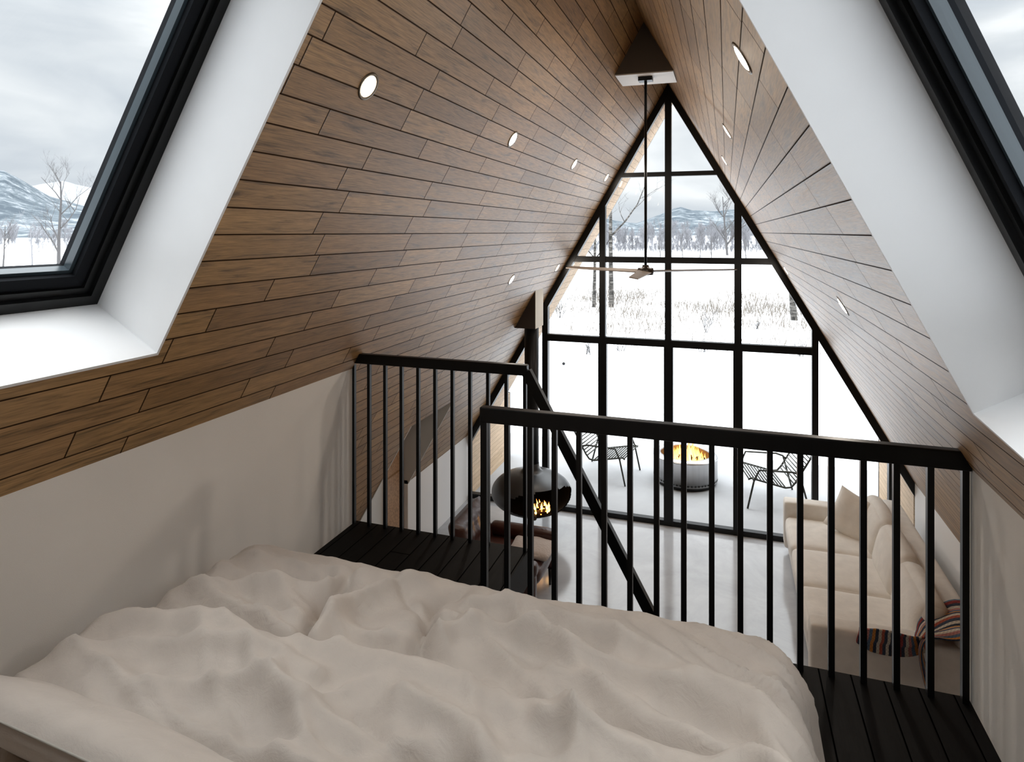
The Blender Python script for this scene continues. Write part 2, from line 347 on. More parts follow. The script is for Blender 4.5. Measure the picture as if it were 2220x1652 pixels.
# ------------------------------------------------------------------ roof slopes
def slope(side, y, z, off=0.0):
    """point on the inner roof plane at height z, pushed outward by off. side -1 left, +1 right"""
    x = XA + side * (ZA - z) / S3
    return Vector((x + side * off * S3 / 2, y, z + off * 0.5))
def sv(z): return (ZA - z) * 2 / S3
Y0, YR = -1.6, 10.15
ZLOW = 0.95                     # where slopes meet the lower walls
SKY = {-1: [(0.85, 5.25), (0.85, 3.51), (2.025, 3.51), (2.025, 5.25)],
        1: [(0.75, 5.25), (0.75, 3.23), (2.363, 3.435), (1.64, 5.25)]}
THK = {-1: 0.37, 1: 0.29}
for side in (-1, 1):
    hole = SKY[side]
    for nm, off, mat in (('ceiling', 0.0, M['wood']), ('roof', THK[side] + 0.06, M['roof'])):
        mb = MB()
        def q(pts, mb=mb, off=off):
            P = [slope(side, y, z, off) for y, z in pts]; U = [(y, sv(z)) for y, z in pts]
            if (side < 0) == (off == 0.0): P = P[::-1]; U = U[::-1]
            mb.poly(P, U)
        zt = ZA if off == 0 else ZA + 0.3
        ya, yb = Y0, 3.2
        q([(ya, zt), (ya, ZLOW), hole[1], hole[0]])
        q([(ya, ZLOW), (yb, ZLOW), hole[2], hole[1]])
        q([(yb, ZLOW), (yb, zt), hole[3], hole[2]])
        q([(yb, zt), (ya, zt), hole[0], hole[3]])
        yend = WY + 0.02 if off == 0 else YR
        if side < 0:
            q([(yb, ZLOW), (yb, zt), (5.96, zt), (5.96, ZLOW)][::-1])
            q([(5.96, 2.0), (5.96, zt), (7.03, zt), (7.03, 2.0)][::-1])
            q([(7.03, ZLOW), (7.03, zt), (yend, zt), (yend, ZLOW)][::-1])
        else:
            q([(yb, ZLOW), (yb, zt), (yend, zt), (yend, ZLOW)][::-1])
        mb.build(nm, mat, kind='structure')
    # soffit under the overhang, outdoor light put into its pale colour
    mb = MB(); pts = [(WY + 0.02, ZA), (WY + 0.02, ZLOW - .05), (YR, ZLOW - .05), (YR, ZA)]
    P = [slope(side, y, z) for y, z in pts]; U = [(y, sv(z)) for y, z in pts]
    if side > 0: P.reverse(); U.reverse()
    mb.poly(P, U); mb.build('trim_soffit', M['cedar'], kind='structure')
    a, b = slope(side, YR, ZA + .02), slope(side, YR, ZLOW - .1)
    MB().prism([a, b, slope(side, YR, ZLOW - .1, .42), slope(side, YR, ZA + .02, .42)], (0, 0.03, 0)).build('trim_fascia', M['black'], kind='structure')
    # white reveals of the roof window: four boards, a hair proud of the planks
    t = THK[side]; mb = MB(); n = 4
    for i in range(n):
        (ya, za), (yb_, zb) = hole[i], hole[(i + 1) % n]
        mb.poly([slope(side, ya, za, -0.006), slope(side, yb_, zb, -0.006), slope(side, yb_, zb, t + .03), slope(side, ya, za, t + .03)])
    cy = sum(p[0] for p in hole) / 4; cz = sum(p[1] for p in hole) / 4
    def grow(k, hole=hole):
        """move the four sides outward by k metres (skewed quadrilateral, plane coordinates)"""
        Q = [Vector((y, -sv(z))) for y, z in hole]; out = []
        for i in range(4):
            p0, p1, p2 = Q[i - 1], Q[i], Q[(i + 1) % 4]
            def nrm(a, b):
                d = (b - a).normalized(); nn = Vector((d.y, -d.x))
                mid = (a + b) / 2 - sum(Q, Vector((0, 0))) / 4
                return nn if nn.dot(mid) > 0 else -nn
            n1, n2 = nrm(p0, p1), nrm(p1, p2)
            k1 = k / (1 + n1.dot(n2)); o = p1 + (n1 + n2) * k1; out.append((o.x, ZA + o.y * S3 / 2))
        return out
    outer = grow(0.012)
    for i in range(n):
        j = (i + 1) % n
        mb.poly([slope(side, *hole[i], -0.006), slope(side, *outer[i], -0.006), slope(side, *outer[j], -0.006), slope(side, *hole[j], -0.006)])
        mb.poly([slope(side, *outer[i], -0.006), slope(side, *outer[i], 0.01), slope(side, *outer[j], 0.01), slope(side, *outer[j], -0.006)])
    mb.build('wall_reveal', M['white'], kind='structure')
    # roof window: casing + sash + gasket + pane
    def ring(mb, k0, k1, o0, o1, o0b=None):
        A, B = grow(k0), grow(k1)
        for i in range(4):
            j = (i + 1) % 4
            o0i = o0 if o0b is None else o0b
            p = [slope(side, *A[i], o0), slope(side, *A[j], o0), slope(side, *B[j], o0i), slope(side, *B[i], o0i)]
            r = [slope(side, *A[i], o1), slope(side, *A[j], o1), slope(side, *B[j], o1), slope(side, *B[i], o1)]
            mb.poly(p); mb.poly(r[::-1]); mb.poly([p[0], p[1], r[1], r[0]]); mb.poly([p[3], p[2], r[2], r[3]])
    fr = MB(); ring(fr, 0.03, -0.045, t, t + 0.10); ring(fr, -0.04, -0.075, t + .02, t + 0.12)
    w = fr.build('window_%d' % (2 if side < 0 else 3), M['black'], kind='structure')
    sa = MB(); ring(sa, -0.07, -0.135, t + 0.035, t + 0.12, t + 0.02); so = sa.build('window_sash', simple('sash_black%d' % side, (0.010, 0.011, 0.013), 0.8, spec=0.08), w)
    gk = MB(); ring(gk, -0.130, -0.15, t + 0.045, t + 0.08); gk.build('glazing_gasket', M['gasket'], w)
    G = grow(-0.145); gl = MB(); gl.poly([slope(side, y, z, t + .06) for y, z in G]); gl.build('window_glass', M['glass'], w)

# gables behind the camera, lower walls, loft, floors ---------------------------------
def wallbox(name, x0, x1, y0, y1, z0, z1, mat): return MB().box(x0, x1, y0, y1, z0, z1).build(name, mat, kind='structure')
bx = (ZA + .2) / S3
MB().prism([(XA - bx - .3, Y0, -.02), (XA + bx + .3, Y0, -.02), (XA, Y0, ZA + .5)], (0, -.15, 0)).build('wall_back', M['plaster'], kind='structure')
XLL, XLR = XA - (ZA - ZLOW) / S3, XA + (ZA - ZLOW) / S3
wallbox('wall_left', XLL - .18, XLL, Y0, 5.96, 0, ZLOW + .02, M['lowwall'])
wallbox('wall_left', XLL - .18, XLL, 7.03, WY, 0, ZLOW + .02, M['lowwall'])
wallbox('wall_right', XLR, XLR + .18, Y0, WY, 0, ZLOW + .02, M['lowwall'])
# door recess cut into the left slope
d = MB()
for y, s in ((5.96, -1), (7.03, 1)):
    tri = [(XLL, y, ZLOW - .02), (slope(-1, y, 2.0).x, y, 2.0), (XLL - .1, y, 2.0), (XLL - .1, y, ZLOW - .02)]
    d.prism(tri, (0, s * .02, 0))
d.box(XLL - .12, slope(-1, 6, 2.0).x, 5.96, 7.03, 2.0, 2.02)
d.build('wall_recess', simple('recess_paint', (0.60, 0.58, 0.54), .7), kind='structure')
dr = MB().box(XLL - .16, XLL - .10, 5.94, 7.05, 0, 2.02).build('door_1', simple('door_frame_paint', (0.72, 0.74, 0.74), .6), kind='structure')
lf = MB(); lf.box(XLL - .10, XLL - .055, 6.62, 7.0, 0.01, 1.97)
for f in range(6): lf.uv[f] = [(0, 0), (1.9, 0), (1.9, .35), (0, .35)]
lf.build('door_leaf', M['doorwood'], dr, label='pale oak door leaf')
MB().box(XLL - .10, XLL - .05, 6.93, 7.03, 0.0, 1.98).build('door_jamb', simple('door_jamb_oak', (0.36, 0.22, 0.12), .5), dr)
# loft knee walls
KX0, KX1 = -2.47, 1.0
def knee(side, x, y1):
    z = ZA - abs(x - XA) * S3 + .01
    return MB().box(x - .1 if side < 0 else x, x if side < 0 else x + .1, Y0, y1, LOFT - .2, z).build('wall_knee_left' if side < 0 else 'wall_knee_right', M['plaster'], kind='structure')
knee(-1, KX0, 3.93); knee(1, KX1, 3.29)
# lower floor, patio
wallbox('floor', XLL - .2, XLR + .2, Y0, WY + .06, -.1, 0, M['concrete'])
wallbox('floor_patio', -9.0, 8.0, WY + .06, 12.14, -.12, -.004, M['patio'])
# loft deck (L-shaped)
f = MB()
def deck(x0, x1, y0, y1):
    i = len(f.f); f.box(x0, x1, y0, y1, LOFT - .22, LOFT)
    f.uv[i + 1] = [(y0, x0), (y0, x1), (y1, x1), (y1, x0)]
deck(KX0, KX1 + .02, Y0, 3.29); deck(KX0, -1.20, 3.29, 3.945)
for i, u in enumerate(f.uv):
    if u is None: f.uv[i] = [(0.03, .03)] * 4
fl = f.build('floor_loft', M['loftfloor'], kind='structure')

# fin walls outside
for side, x in ((-1, XLL), (1, XLR)):
    mb = MB(); x0, x1 = (x - .2, x) if side < 0 else (x, x + .2)
    mb.box(x0, x1, WY + .06, 10.9, -.02, 1.12)
    for i in range(6): mb.uv[i] = [(0, 0), (1.1, 0), (1.1, 1.95), (0, 1.95)]
    mb.build('wall_fin_left' if side < 0 else 'wall_fin_right', M['cedar'], kind='structure')
    MB().box(x0 - .005, x1 + .005, 10.9, 10.93, -.02, 1.13).build('trim_fin', M['black'], kind='structure')

# ------------------------------------------------------------------ gable window
fr = MB(); YA, YB = WY, WY + .11
def inner(side, off, z): return XA + side * ((ZA - z) / S3 - off)
for side in (-1, 1):
    fw = .085 * 2 / S3
    a = [(XA, YA, ZA), (XA + side * (ZA) / S3, YA, 0), (XA + side * (ZA / S3 - fw), YA, 0), (XA, YA, ZA - fw * S3)]
    fr.prism(a if side < 0 else a[::-1], (0, YB - YA, 0))
def mull(x, w, z0, z1): fr.box(x - w / 2, x + w / 2, YA + .005, YB - .005, z0, z1)
def bar(z, h, xl=None, xr=None):
    xl = xl if xl is not None else XA - (ZA - z) / S3 + .04; xr = xr if xr is not None else XA + (ZA - z) / S3 - .04
    fr.box(xl, xr, YA + .01, YB - .01, z - h / 2, z + h / 2)
TOPZ = lambda x: ZA - abs(x - XA) * S3 - .05
H1, H2, H3 = 4.79, 3.615, 2.477
mull(XA, .085, H3, ZA - .1); mull(XA + .005, .122, 0, H3)
for x, w1, w2 in ((-1.655, .085, .118), (.143, .09, .118)):
    mull(x, w1, H3, TOPZ(x)); mull(x, w2, 0, H3)
mull(-2.49, .085, 0, TOPZ(-2.49)); mull(1.07, .075, 0, TOPZ(1.07))
mull(-3.44, .07, 0, TOPZ(-3.44)); mull(1.93, .07, 0, TOPZ(1.93))
bar(H1, .062); bar(H2, .082); bar(H3, .095, -2.53, 1.10); bar(.035, .07, XLL, XLR)
win = fr.build('window_1', M['black'], kind='structure')
g = MB(); g.poly([(XA, WY + .055, ZA - .05), (XA - ZA / S3 + .06, WY + .055, 0.02), (XA + ZA / S3 - .06, WY + .055, 0.02)])
g.build('window_glass', M['glass'], win)

# ------------------------------------------------------------------ railings
def railing(name, label, y, x0, x1, ztop, h, dep, n, bx0, bx1, bw, zfoot, zb=None):
    r = thing(name, label, 'railing', ((x0 + x1) / 2, y, zfoot))
    t = MB().box(x0, x1, y - dep / 2, y + dep / 2, ztop - h, ztop).build('handrail', M['rail'], r); bevel(t, .006)
    for i in range(n):
        x = bx0 + (bx1 - bx0) * i / (n - 1)
        w = bw * (1.35 if i in (0,) else 1)
        MB().box(x - w / 2, x + w / 2, y - bw * .6, y + bw * .6, zfoot, ztop - h + .004).build('baluster', M['rail'], r)
    return r
fr_ = railing('loft_railing', 'black metal railing directly behind the bed foot, nearest the camera', 3.255, -1.262, 0.998, EYE - .943, .083, .055, 18, -1.243, 0.977, .026, LOFT)
bk_ = railing('loft_railing', 'short black railing at the far left edge of the loft above the leather chair', 3.905, -2.49, -1.197, EYE - .843, .068, .05, 11, -2.468, -1.215, .021, LOFT)
# sloping stair handrail, ends in a newel on the lower floor
sh = thing('stair_handrail', 'black steel stair handrail sloping steeply down from the loft corner', 'handrail', (-.05, 3.905, 0))
p0 = Vector((-1.205, 3.905, EYE - .885)); p1 = Vector((-.075, 3.905, EYE - .885 - 1.13 * 1.80))
MB().bar(p0, p1, .045, .062, up=(1, 0, 0.55)).build('rail', M['rail'], sh)
MB().box(p1.x - .02, p1.x + .02, 3.885, 3.925, 0, p1.z + .02).build('newel_post', M['rail'], sh)

# ------------------------------------------------------------------ downlights
def downlight(label, side, y, z, first=[None]):
    p = slope(side, y, z); nrm = Vector((-side * S3 / 2, 0, -0.5))
    if first[0] is None:
        e = thing('recessed_downlight', label, 'ceiling light', (0, 0, 0))
        part(MB().lathe([(.052, 0), (.052, .004), (.066, .004), (.068, 0)], (0, 0, 0), 28), 'trim_ring', simple('ring_bronze', (.10, .075, .05), .35, metal=.6), e)
        part(MB().lathe([(.0005, .009), (.025, .008), (.045, .005), (.053, .001)], (0, 0, 0), 28), 'lens', M['lens'], e)
        first[0] = e
    else:
        e = copy_tree(first[0])
    e['label'] = label; e['group'] = 'recessed ceiling downlights'; e.location = p
    e.rotation_euler = nrm.to_track_quat('Z', 'Y').to_euler(); return e
LAMP = bpy.data.lights.new('downlight_lamp', 'AREA'); LAMP.shape = 'DISK'; LAMP.size = .1; LAMP.energy = 4.2; LAMP.color = (1, .90, .79)
DIM = LAMP.copy(); DIM.energy = .9
def lamp_for(e, side, y, z):
    o = bpy.data.objects.new('downlight_lamp', DIM if y < 3 else LAMP); COL.objects.link(o); o.parent = e; o.location = (0, 0, .02); o.rotation_euler = (PI, 0, 0)
_dl = downlight
def downlight(label, side, y, z):
    e = _dl(label, side, y, z)
    lamp_for(e, side, y, z); return e
downlight('large round downlight on the left slope, nearest the left roof window', -1, 2.558, 4.66)
downlight('second downlight from the left roof window in the upper left row', -1, 4.577, 4.695)
downlight('third small downlight along the upper left row', -1, 6.585, 4.71)
downlight('farthest downlight of the upper left row, beside the gable window', -1, 8.45, 4.72)
downlight('low left downlight just above the cream flue box', -1, 6.639, 3.483)
downlight('low left downlight at the tip of the fan blade beside the window frame', -1, 8.571, 3.51)
downlight('large slim downlight on the right slope beside the white reveal', 1, 2.435, 4.62)
downlight('middle downlight of the upper right row', 1, 4.732, 4.702)
downlight('smallest downlight of the upper right row, next to the window frame', 1, 7.049, 4.745)
downlight('low right downlight on the open slope right of the window', 1, 4.344, 3.551)
downlight('tiny low right downlight touching the window frame', 1, 8.313, 3.54)

# ------------------------------------------------------------------ fan box and fan
zb_ = 5.535; y0b, y1b = 6.27, 6.74
mb = MB(); xl, xr = slope(-1, 0, zb_).x - .0, slope(1, 0, zb_).x
mb.prism([(xl, y0b, zb_), (xr, y0b, zb_), (XA, y0b, ZA)], (0, y1b - y0b, 0))
o = mb.build('ridge_box', M['box']); o['label'] = 'triangular ridge box with shade painted dark on its sides and a white underside holding the fan'; o['category'] = 'fan mount'
MB().box(xl + .005, xr - .005, y0b, y1b, zb_ - .012, zb_ - .001).build('underside_panel', M['white'], o, label='white underside panel')
FY = 6.42
fan = thing('ceiling_fan', 'three-bladed ceiling fan on a long black rod below the ridge box', 'ceiling fan', (XA, FY, zb_ - .012))
MB().box(XA - .068, XA + .068, FY - .05, FY + .05, zb_ - .052, zb_ - .012).build('canopy', M['black'], fan)
HZ = EYE - .385
MB().tube([(XA, FY, zb_ - .05), (XA, FY, HZ + .03)], .0135, 12).build('down_rod', M['black'], fan)
MB().lathe([(.03, .06), (.035, .035), (.075, .03), (.08, .0), (.075, -.035), (.03, -.04), (.001, -.04)], (XA, FY, HZ), 28).build('motor_hub', M['hub'], fan)
for ang in (153, 33, 271):
    a = R(ang); m = Matrix.Translation((XA, FY, HZ)) @ Matrix.Rotation(a, 4, 'Z') @ Matrix.Rotation(R(-10), 4, 'X')
    b = MB(); Lb = 1.0; pts = []
    for i in range(9):
        t = i / 8; x = .07 + (Lb - .07) * t; w = .062 - .024 * t
        pts.append((x, -w, w))
    v = [m @ Vector((x, y, .004)) for x, y, _ in pts] + [m @ Vector((x, y, .004)) for x, _, y in pts[::-1]]
    up = (m.to_3x3() @ Vector((0, 0, 1)))
    b.prism(v, -up * .010); b.build('blade', M['blade'], fan)

# ------------------------------------------------------------------ suspended fireplace
FX, FYY, FZ = -2.46, 8.2, .545
yb0, yb1 = 8.05, 8.42; bxr = -2.362; bz = EYE - 1.265
zt_ = ZA - abs(bxr - XA) * S3; xlb = slope(-1, 0, bz).x
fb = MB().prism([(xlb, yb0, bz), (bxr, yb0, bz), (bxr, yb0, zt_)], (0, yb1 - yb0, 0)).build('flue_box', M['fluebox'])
MB().poly([(xlb + .004, yb0 - .004, bz), (bxr - .004, yb0 - .004, bz), (bxr - .004, yb0 - .004, zt_ - .01)]).build('face_shade', M['boxshade'], fb, label='front face with its shade painted dark brown')  # dark sheet standing in for shade on the front
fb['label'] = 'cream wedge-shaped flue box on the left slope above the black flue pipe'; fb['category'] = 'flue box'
fp = thing('hanging_fireplace', 'round dark suspended fireplace with a glowing fire, hanging on a black flue', 'fireplace', (FX, FYY, bz))
MB().tube([(FX, FYY, FZ + .30), (FX, FYY, bz)], .095, 28).build('flue_pipe', M['black'], fp)
RB = .535
prof = []
for i in range(41):
    th = -PI / 2 + PI * i / 40; r = RB * math.cos(th); z = math.sin(th) * (.285 if th > 0 else .27)
    if r < .135 and th > 0:
        break
    prof.append((max(r, .001), z))
r0, z0 = prof[-1]
for k in range(1, 9):
    t = k / 8; prof.append((r0 + (.098 - r0) * (1 - (1 - t) ** 2), z0 + .12 * t ** 1.5))
def fire_shell(scale, name, mat, kw=None):
    """lathe with an oval mouth facing the camera side and right"""
    mb = MB(); n = 96; md = R(-44)
    for r, z in prof:
        for k in range(n):
            th = 2 * PI * k / n; mb.v.append((FX + r * scale * math.cos(th), FYY + r * scale * math.sin(th), FZ + z * (scale if z < .3 else 1)))
    for i in range(len(prof) - 1):
        for k in range(n):
            th = 2 * PI * (k + .5) / n; zz = (prof[i][1] + prof[i + 1][1]) / 2; dth = (th - md + PI) % (2 * PI) - PI
            if abs(dth / R(66)) ** 2.2 + abs((zz - .0) / .165) ** 2.2 < 1: continue
            k2 = (k + 1) % n; mb.face((i * n + k, i * n + k2, (i + 1) * n + k2, (i + 1) * n + k), None, True)
    return mb.build(name, mat, fp)
body = fire_shell(1.0, 'fire_bowl', M['firebody'])
inn = fire_shell(.97, 'inner_lining', M['soot'])
def logs(cx, cy, cz, n, L, r, parent, seed, mat=None):
    rnd = random.Random(seed)
    for i in range(n):
        a = rnd.uniform(0, PI); x, y = cx + rnd.uniform(-.06, .06), cy + rnd.uniform(-.06, .06); d = Vector((math.cos(a), math.sin(a), rnd.uniform(-.15, .15))) * L / 2
        c = Vector((x, y, cz + r + i * r * .9)); MB().tube([c - d, c - d * .3, c + d * .4, c + d], [r * .85, r, r * .95, r * .8], 9).build('log', M['log'], parent)
def flames(cx, cy, cz, n, spread, h, w, parent, seed):
    rnd = random.Random(seed)
    for i in range(n):
        a = rnd.uniform(0, 2 * PI); rr = spread * math.sqrt(rnd.random()); x, y = cx + rr * math.cos(a), cy + rr * math.sin(a)
        hh = h * (1 - .55 * rr / spread) * rnd.uniform(.65, 1.1); ww = w * rnd.uniform(.7, 1.2); tw = rnd.uniform(0, 6); lean = rnd.uniform(-.2, .2)
        pts = []; rad = []
        for k in range(9):
            t = k / 8; pts.append((x + lean * hh * t + .18 * ww * math.sin(tw + 5 * t), y + .18 * ww * math.cos(tw + 4 * t), cz + hh * t)); rad.append(max(.0015, ww * (math.sin(PI * min(1, t * .9 + .12)) ** 1.2) * (1 - t * .55)))
        MB().tube(pts, rad, 8).build('flame', M['flame'], parent)
logs(FX + .15, FYY - .20, FZ - .20, 3, .36, .032, fp, 3)
flames(FX + .17, FYY - .24, FZ - .12, 14, .15, .16, .017, fp, 5)
eb = MB(); rnd = random.Random(8)
for i in range(30):
    a = rnd.uniform(0, 2 * PI); rr = .19 * math.sqrt(rnd.random()); eb.rbox((FX + .14 + rr * math.cos(a), FYY - .2 + rr * math.sin(a), FZ - .13 + rnd.uniform(0, .03)), (.018, .015, .012), .005, n=2)
eb.build('embers', M['ember'], fp, kind='stuff')
pl = bpy.data.lights.new('fire_glow', 'POINT'); pl.energy = .3; pl.color = (1, .45, .12); pl.shadow_soft_size = .08
po = bpy.data.objects.new('fire_glow', pl); po.location = (FX + .15, FYY - .2, FZ - .05); COL.objects.link(po); po.parent = fp; po.matrix_parent_inverse = Matrix.Translation(-Vector(fp.location))

# ------------------------------------------------------------------ leather armchair
ac = thing('leather_armchair', 'dark brown tufted leather armchair under the hanging fireplace', 'armchair', (-2.25, 6.75, 0))
def tufted(mb, cx, x1, y0, y1, z0, z1, nz=22, ny=26):
    """front-curved backrest with button tufts; thickness along x"""
    ry = (y1 - y0) / 5; rz = (z1 - z0) / 4
    def P(j, i, sgn):
        ty, tz = j / ny, i / nz; y = y0 + (y1 - y0) * ty; z = z0 + (z1 - z0) * tz
        e = (1 - (2 * ty - 1) ** 8) * (1 - (2 * tz - 1) ** 8); e = max(0, e) ** .5
        d = .10 * e
        if sgn > 0: d += .022 * e * abs(math.sin(PI * (y - y0) / ry)) * (0.4 + .6 * abs(math.sin(PI * (z - z0) / rz)))
        rake = -(z - z0) * .28
        return (cx + sgn * d + rake, y, z)
    for sgn in (1, -1):
        b = len(mb.v)
        for i in range(nz + 1):
            for j in range(ny + 1): mb.v.append(P(j, i, sgn))
        for i in range(nz):
            for j in range(ny):
                q = (b + i * (ny + 1) + j, b + i * (ny + 1) + j + 1, b + (i + 1) * (ny + 1) + j + 1, b + (i + 1) * (ny + 1) + j)
                mb.face(q if sgn > 0 else q[::-1], None, True)
mb = MB(); tufted(mb, -2.66, 0, 6.34, 7.16, .34, .85); mb.build('backrest', M['leather'], ac)
for y in (6.36, 7.12):
    MB().rbox((-2.24, y, .52), (.78, .14, .15), .045, .006, 8).build('armrest', M['leather'], ac)
    MB().rbox((-2.24, y, .31), (.76, .11, .30), .03, .0, 6).build('side_panel', M['leather'], ac)
MB().rbox((-2.26, 6.74, .38), (.8, .62, .18), .07, .02, 10).build('seat_cushion', M['leather'], ac)
for x in (-2.6, -1.9):
    for y in (6.42, 7.06): MB().tube([(x, y, 0), (x, y, .18)], [.014, .022], 10).build('leg', M['black'], ac)
fu = MB().rbox((-2.05, 6.83, .50), (.46, .42, .07), .033, .015, 16, wob=.035, seed=4).build('sheepskin_throw', M['fur'])
fu['label'] = 'pale sheepskin lying on the seat of the brown leather armchair'; fu['category'] = 'throw'

# ------------------------------------------------------------------ sofa
so = thing('sofa', 'long cream three-seat sofa along the right lower wall', 'sofa', (1.3, 7.4, 0))
SX0, SX1, SY0, SY1 = .71, 1.98, 6.0, 8.82
MB().rbox(((SX0 + SX1) / 2, (SY0 + SY1) / 2, .2), (SX1 - SX0 - .02, SY1 - SY0 - .02, .3), .03, 0, 8).build('base', M['sofa'], so)
for y in (SY0 + .10, SY1 - .10):
    MB().rbox(((SX0 + SX1) / 2 - .04, y, .37), (SX1 - SX0 - .02, .20, .58), .035, .004, 10).build('arm', M['sofa'], so)
MB().rbox((SX1 - .12, (SY0 + SY1) / 2, .43), (.22, SY1 - SY0 - .04, .72), .06, .0, 10).build('back_frame', M['sofa'], so)
cl = (SY1 - SY0 - .4) / 3
for i in range(3):
    y = SY0 + .2 + cl * (i + .5)
    MB().rbox((SX0 + .43, y, .395), (.90, cl - .008, .20), .06, .018, 14, wob=.006, seed=i).build('seat_cushion', M['sofa'], so)
    m = Matrix.Rotation(R(14), 4, 'Y')
    MB().rbox((SX1 - .36, y, .66), (.22, cl - .01, .46), .09, .035, 14, mat=m, wob=.014, seed=i + 5).build('back_cushion', M['sofa'], so)
for x in (SX0 + .1, SX1 - .1):
    for y in (SY0 + .1, SY1 - .1): MB().box(x - .02, x + .02, y - .02, y + .02, 0, .06).build('foot', M['black'], so)
def pillow_mesh(w, h, t, n=22):
    mb = MB()
    for sgn in (1, -1):
        b = len(mb.v)
        for i in range(n + 1):
            for j in range(n + 1):
                a, c = -1 + 2 * i / n, -1 + 2 * j / n
                pin = 1 - .07 * (a * a * (1 - abs(c) ** 3) * 0 + (1 - abs(a) ** 2) * abs(c) ** 2) ; pin2 = 1 - .07 * (1 - abs(c) ** 2) * abs(a) ** 2
                th = t / 2 * (max(0, (1 - abs(a) ** 2.6)) * max(0, (1 - abs(c) ** 2.6))) ** .55
                nz = noise.noise(Vector((a * 2.2, c * 2.2, sgn * 3))) * .12 * th
                mb.v.append((a * w / 2 * pin2, c * h / 2 * pin, sgn * (th + nz)))
        for i in range(n):
            for j in range(n):
                q = (b + i * (n + 1) + j, b + (i + 1) * (n + 1) + j, b + (i + 1) * (n + 1) + j + 1, b + i * (n + 1) + j + 1)
                mb.face(q if sgn > 0 else q[::-1], None, True)
    return mb
th_ = thing('throw_pillow', 'square cream throw pillow leaning in the far corner of the sofa', 'pillow', (1.40, 8.32, .70))
th_.rotation_euler = (R(62), R(18), R(-28))
part(pillow_mesh(.5, .5, .17), 'pillow_cover', M['cushion'], th_)

# blanket draped over the sofa's near corner: strip following a path, with cross folds
def ribbon(path, width, nW=26, fold=.018, nf=3.2, seed=0, thick=.012, v0=0.0):
    mb = MB(); path = [Vector(p) for p in path]; fine = []
    for i in range(len(path) - 1):
        for k in range(8):
            t = k / 8; p0 = path[max(0, i - 1)]; p1 = path[i]; p2 = path[i + 1]; p3 = path[min(len(path) - 1, i + 2)]
            fine.append(0.5 * ((2 * p1) + (p2 - p0) * t + (2 * p0 - 5 * p1 + 4 * p2 - p3) * t * t + (3 * p1 - p0 - 3 * p2 + p3) * t ** 3))
    fine.append(path[-1]); Ls = 0; rows = []
    for i, p in enumerate(fine):
        tg = (fine[min(i + 1, len(fine) - 1)] - fine[max(i - 1, 0)]).normalized()
        wv = width[0] if isinstance(width[0], Vector) else Vector(width[0]); a = (wv - tg * wv.dot(tg)).normalized(); n_ = a.cross(tg)
        if i: Ls += (fine[i] - fine[i - 1]).length
        wf = i / 8; wi = min(int(wf), len(width[1]) - 2); w = width[1][wi] + (width[1][wi + 1] - width[1][wi]) * (wf - wi); row = []
        for j in range(nW + 1):
            s = -.5 + j / nW; f_ = fold * math.sin(s * nf * 2 * PI + .8 * math.sin(Ls * 5 + seed)) + .012 * noise.noise(Vector((s * 5, Ls * 5, seed)))
            row.append((p + a * s * w + n_ * (f_ + .0), (Ls, s * width[3] + v0)))
        rows.append(row)
    for i in range(len(rows)):
        for j in range(nW + 1): mb.v.append(tuple(rows[i][j][0]))
    W = nW + 1
    for i in range(len(rows) - 1):
        for j in range(nW):
            mb.face((i * W + j, i * W + j + 1, (i + 1) * W + j + 1, (i + 1) * W + j), [rows[i][j][1], rows[i][j + 1][1], rows[i + 1][j + 1][1], rows[i + 1][j][1]], True)
    return mb
bl = thing('striped_blanket', 'striped multicolour woven blanket thrown over the near end of the sofa', 'blanket', (1.5, 6.2, .7))
b1 = ribbon([(2.05, 6.0, .58), (1.97, 6.08, .80), (1.83, 6.13, .825), (1.68, 6.10, .78), (1.55, 6.03, .73), (1.49, 5.955, .66), (1.51, 5.93, .50), (1.56, 5.93, .34)], ((.25, .9, .1), (.56, .60, .54, .40, .24, .18, .26, .32), 0, .62), seed=1, fold=.012, nf=2.3)
o = b1.build('blanket_cloth', M['blanket'], bl)
b2 = ribbon([(1.55, 5.97, .69), (1.42, 5.955, .645), (1.28, 5.945, .635), (1.14, 5.94, .635), (1.03, 5.96, .65)], ((0, .45, -.9), (.16, .26, .32, .30, .18), 0, .35), seed=5, fold=.010, nf=2.0, v0=.3)
b2.uv = [[(v_, u_ * 1.3) for (u_, v_) in q] for q in b2.uv]
o2 = b2.build('blanket_end', M['blanket'], bl)
for q_ in (o, o2):
    m_ = q_.modifiers.new('thick', 'SOLIDIFY'); m_.thickness = .012; m_.offset = 1

# ------------------------------------------------------------------ patio: fire pit and wire chairs
PX, PY = -.63, 10.72; RP = .5
fpit = thing('fire_pit', 'round brushed steel fire pit burning on the patio', 'fire pit', (PX, PY, 0))
MB().lathe([(RP - .03, .05), (RP, .055), (RP, .40), (RP + .012, .415), (RP + .012, .43), (RP - .05, .455), (RP - .10, .455), (RP - .115, .44), (RP - .115, .12), (.001, .12)], (PX, PY, 0), 64).build('drum', M['steel'], fpit)
MB().lathe([(RP - .03, 0), (RP - .03, .06)], (PX, PY, 0), 48, close=True).build('base_ring', M['black'], fpit)
vh = MB(); nv = 224
for k in range(nv):      # one perforated band: narrow bridges between the holes
    a0, a1 = 2 * PI * k / nv, 2 * PI * (k + 1) / nv; rr_ = RP + .0012; hh = .013 if k % 4 < 2 else .003
    vh.v += [(PX + rr_ * math.cos(a), PY + rr_ * math.sin(a), z) for a, z in ((a0, .085 - hh), (a1, .085 - hh), (a1, .085 + hh), (a0, .085 + hh))]
    vh.face(range(4 * k, 4 * k + 4))
me_ = vh.build('vent_band', M['soot'], fpit)
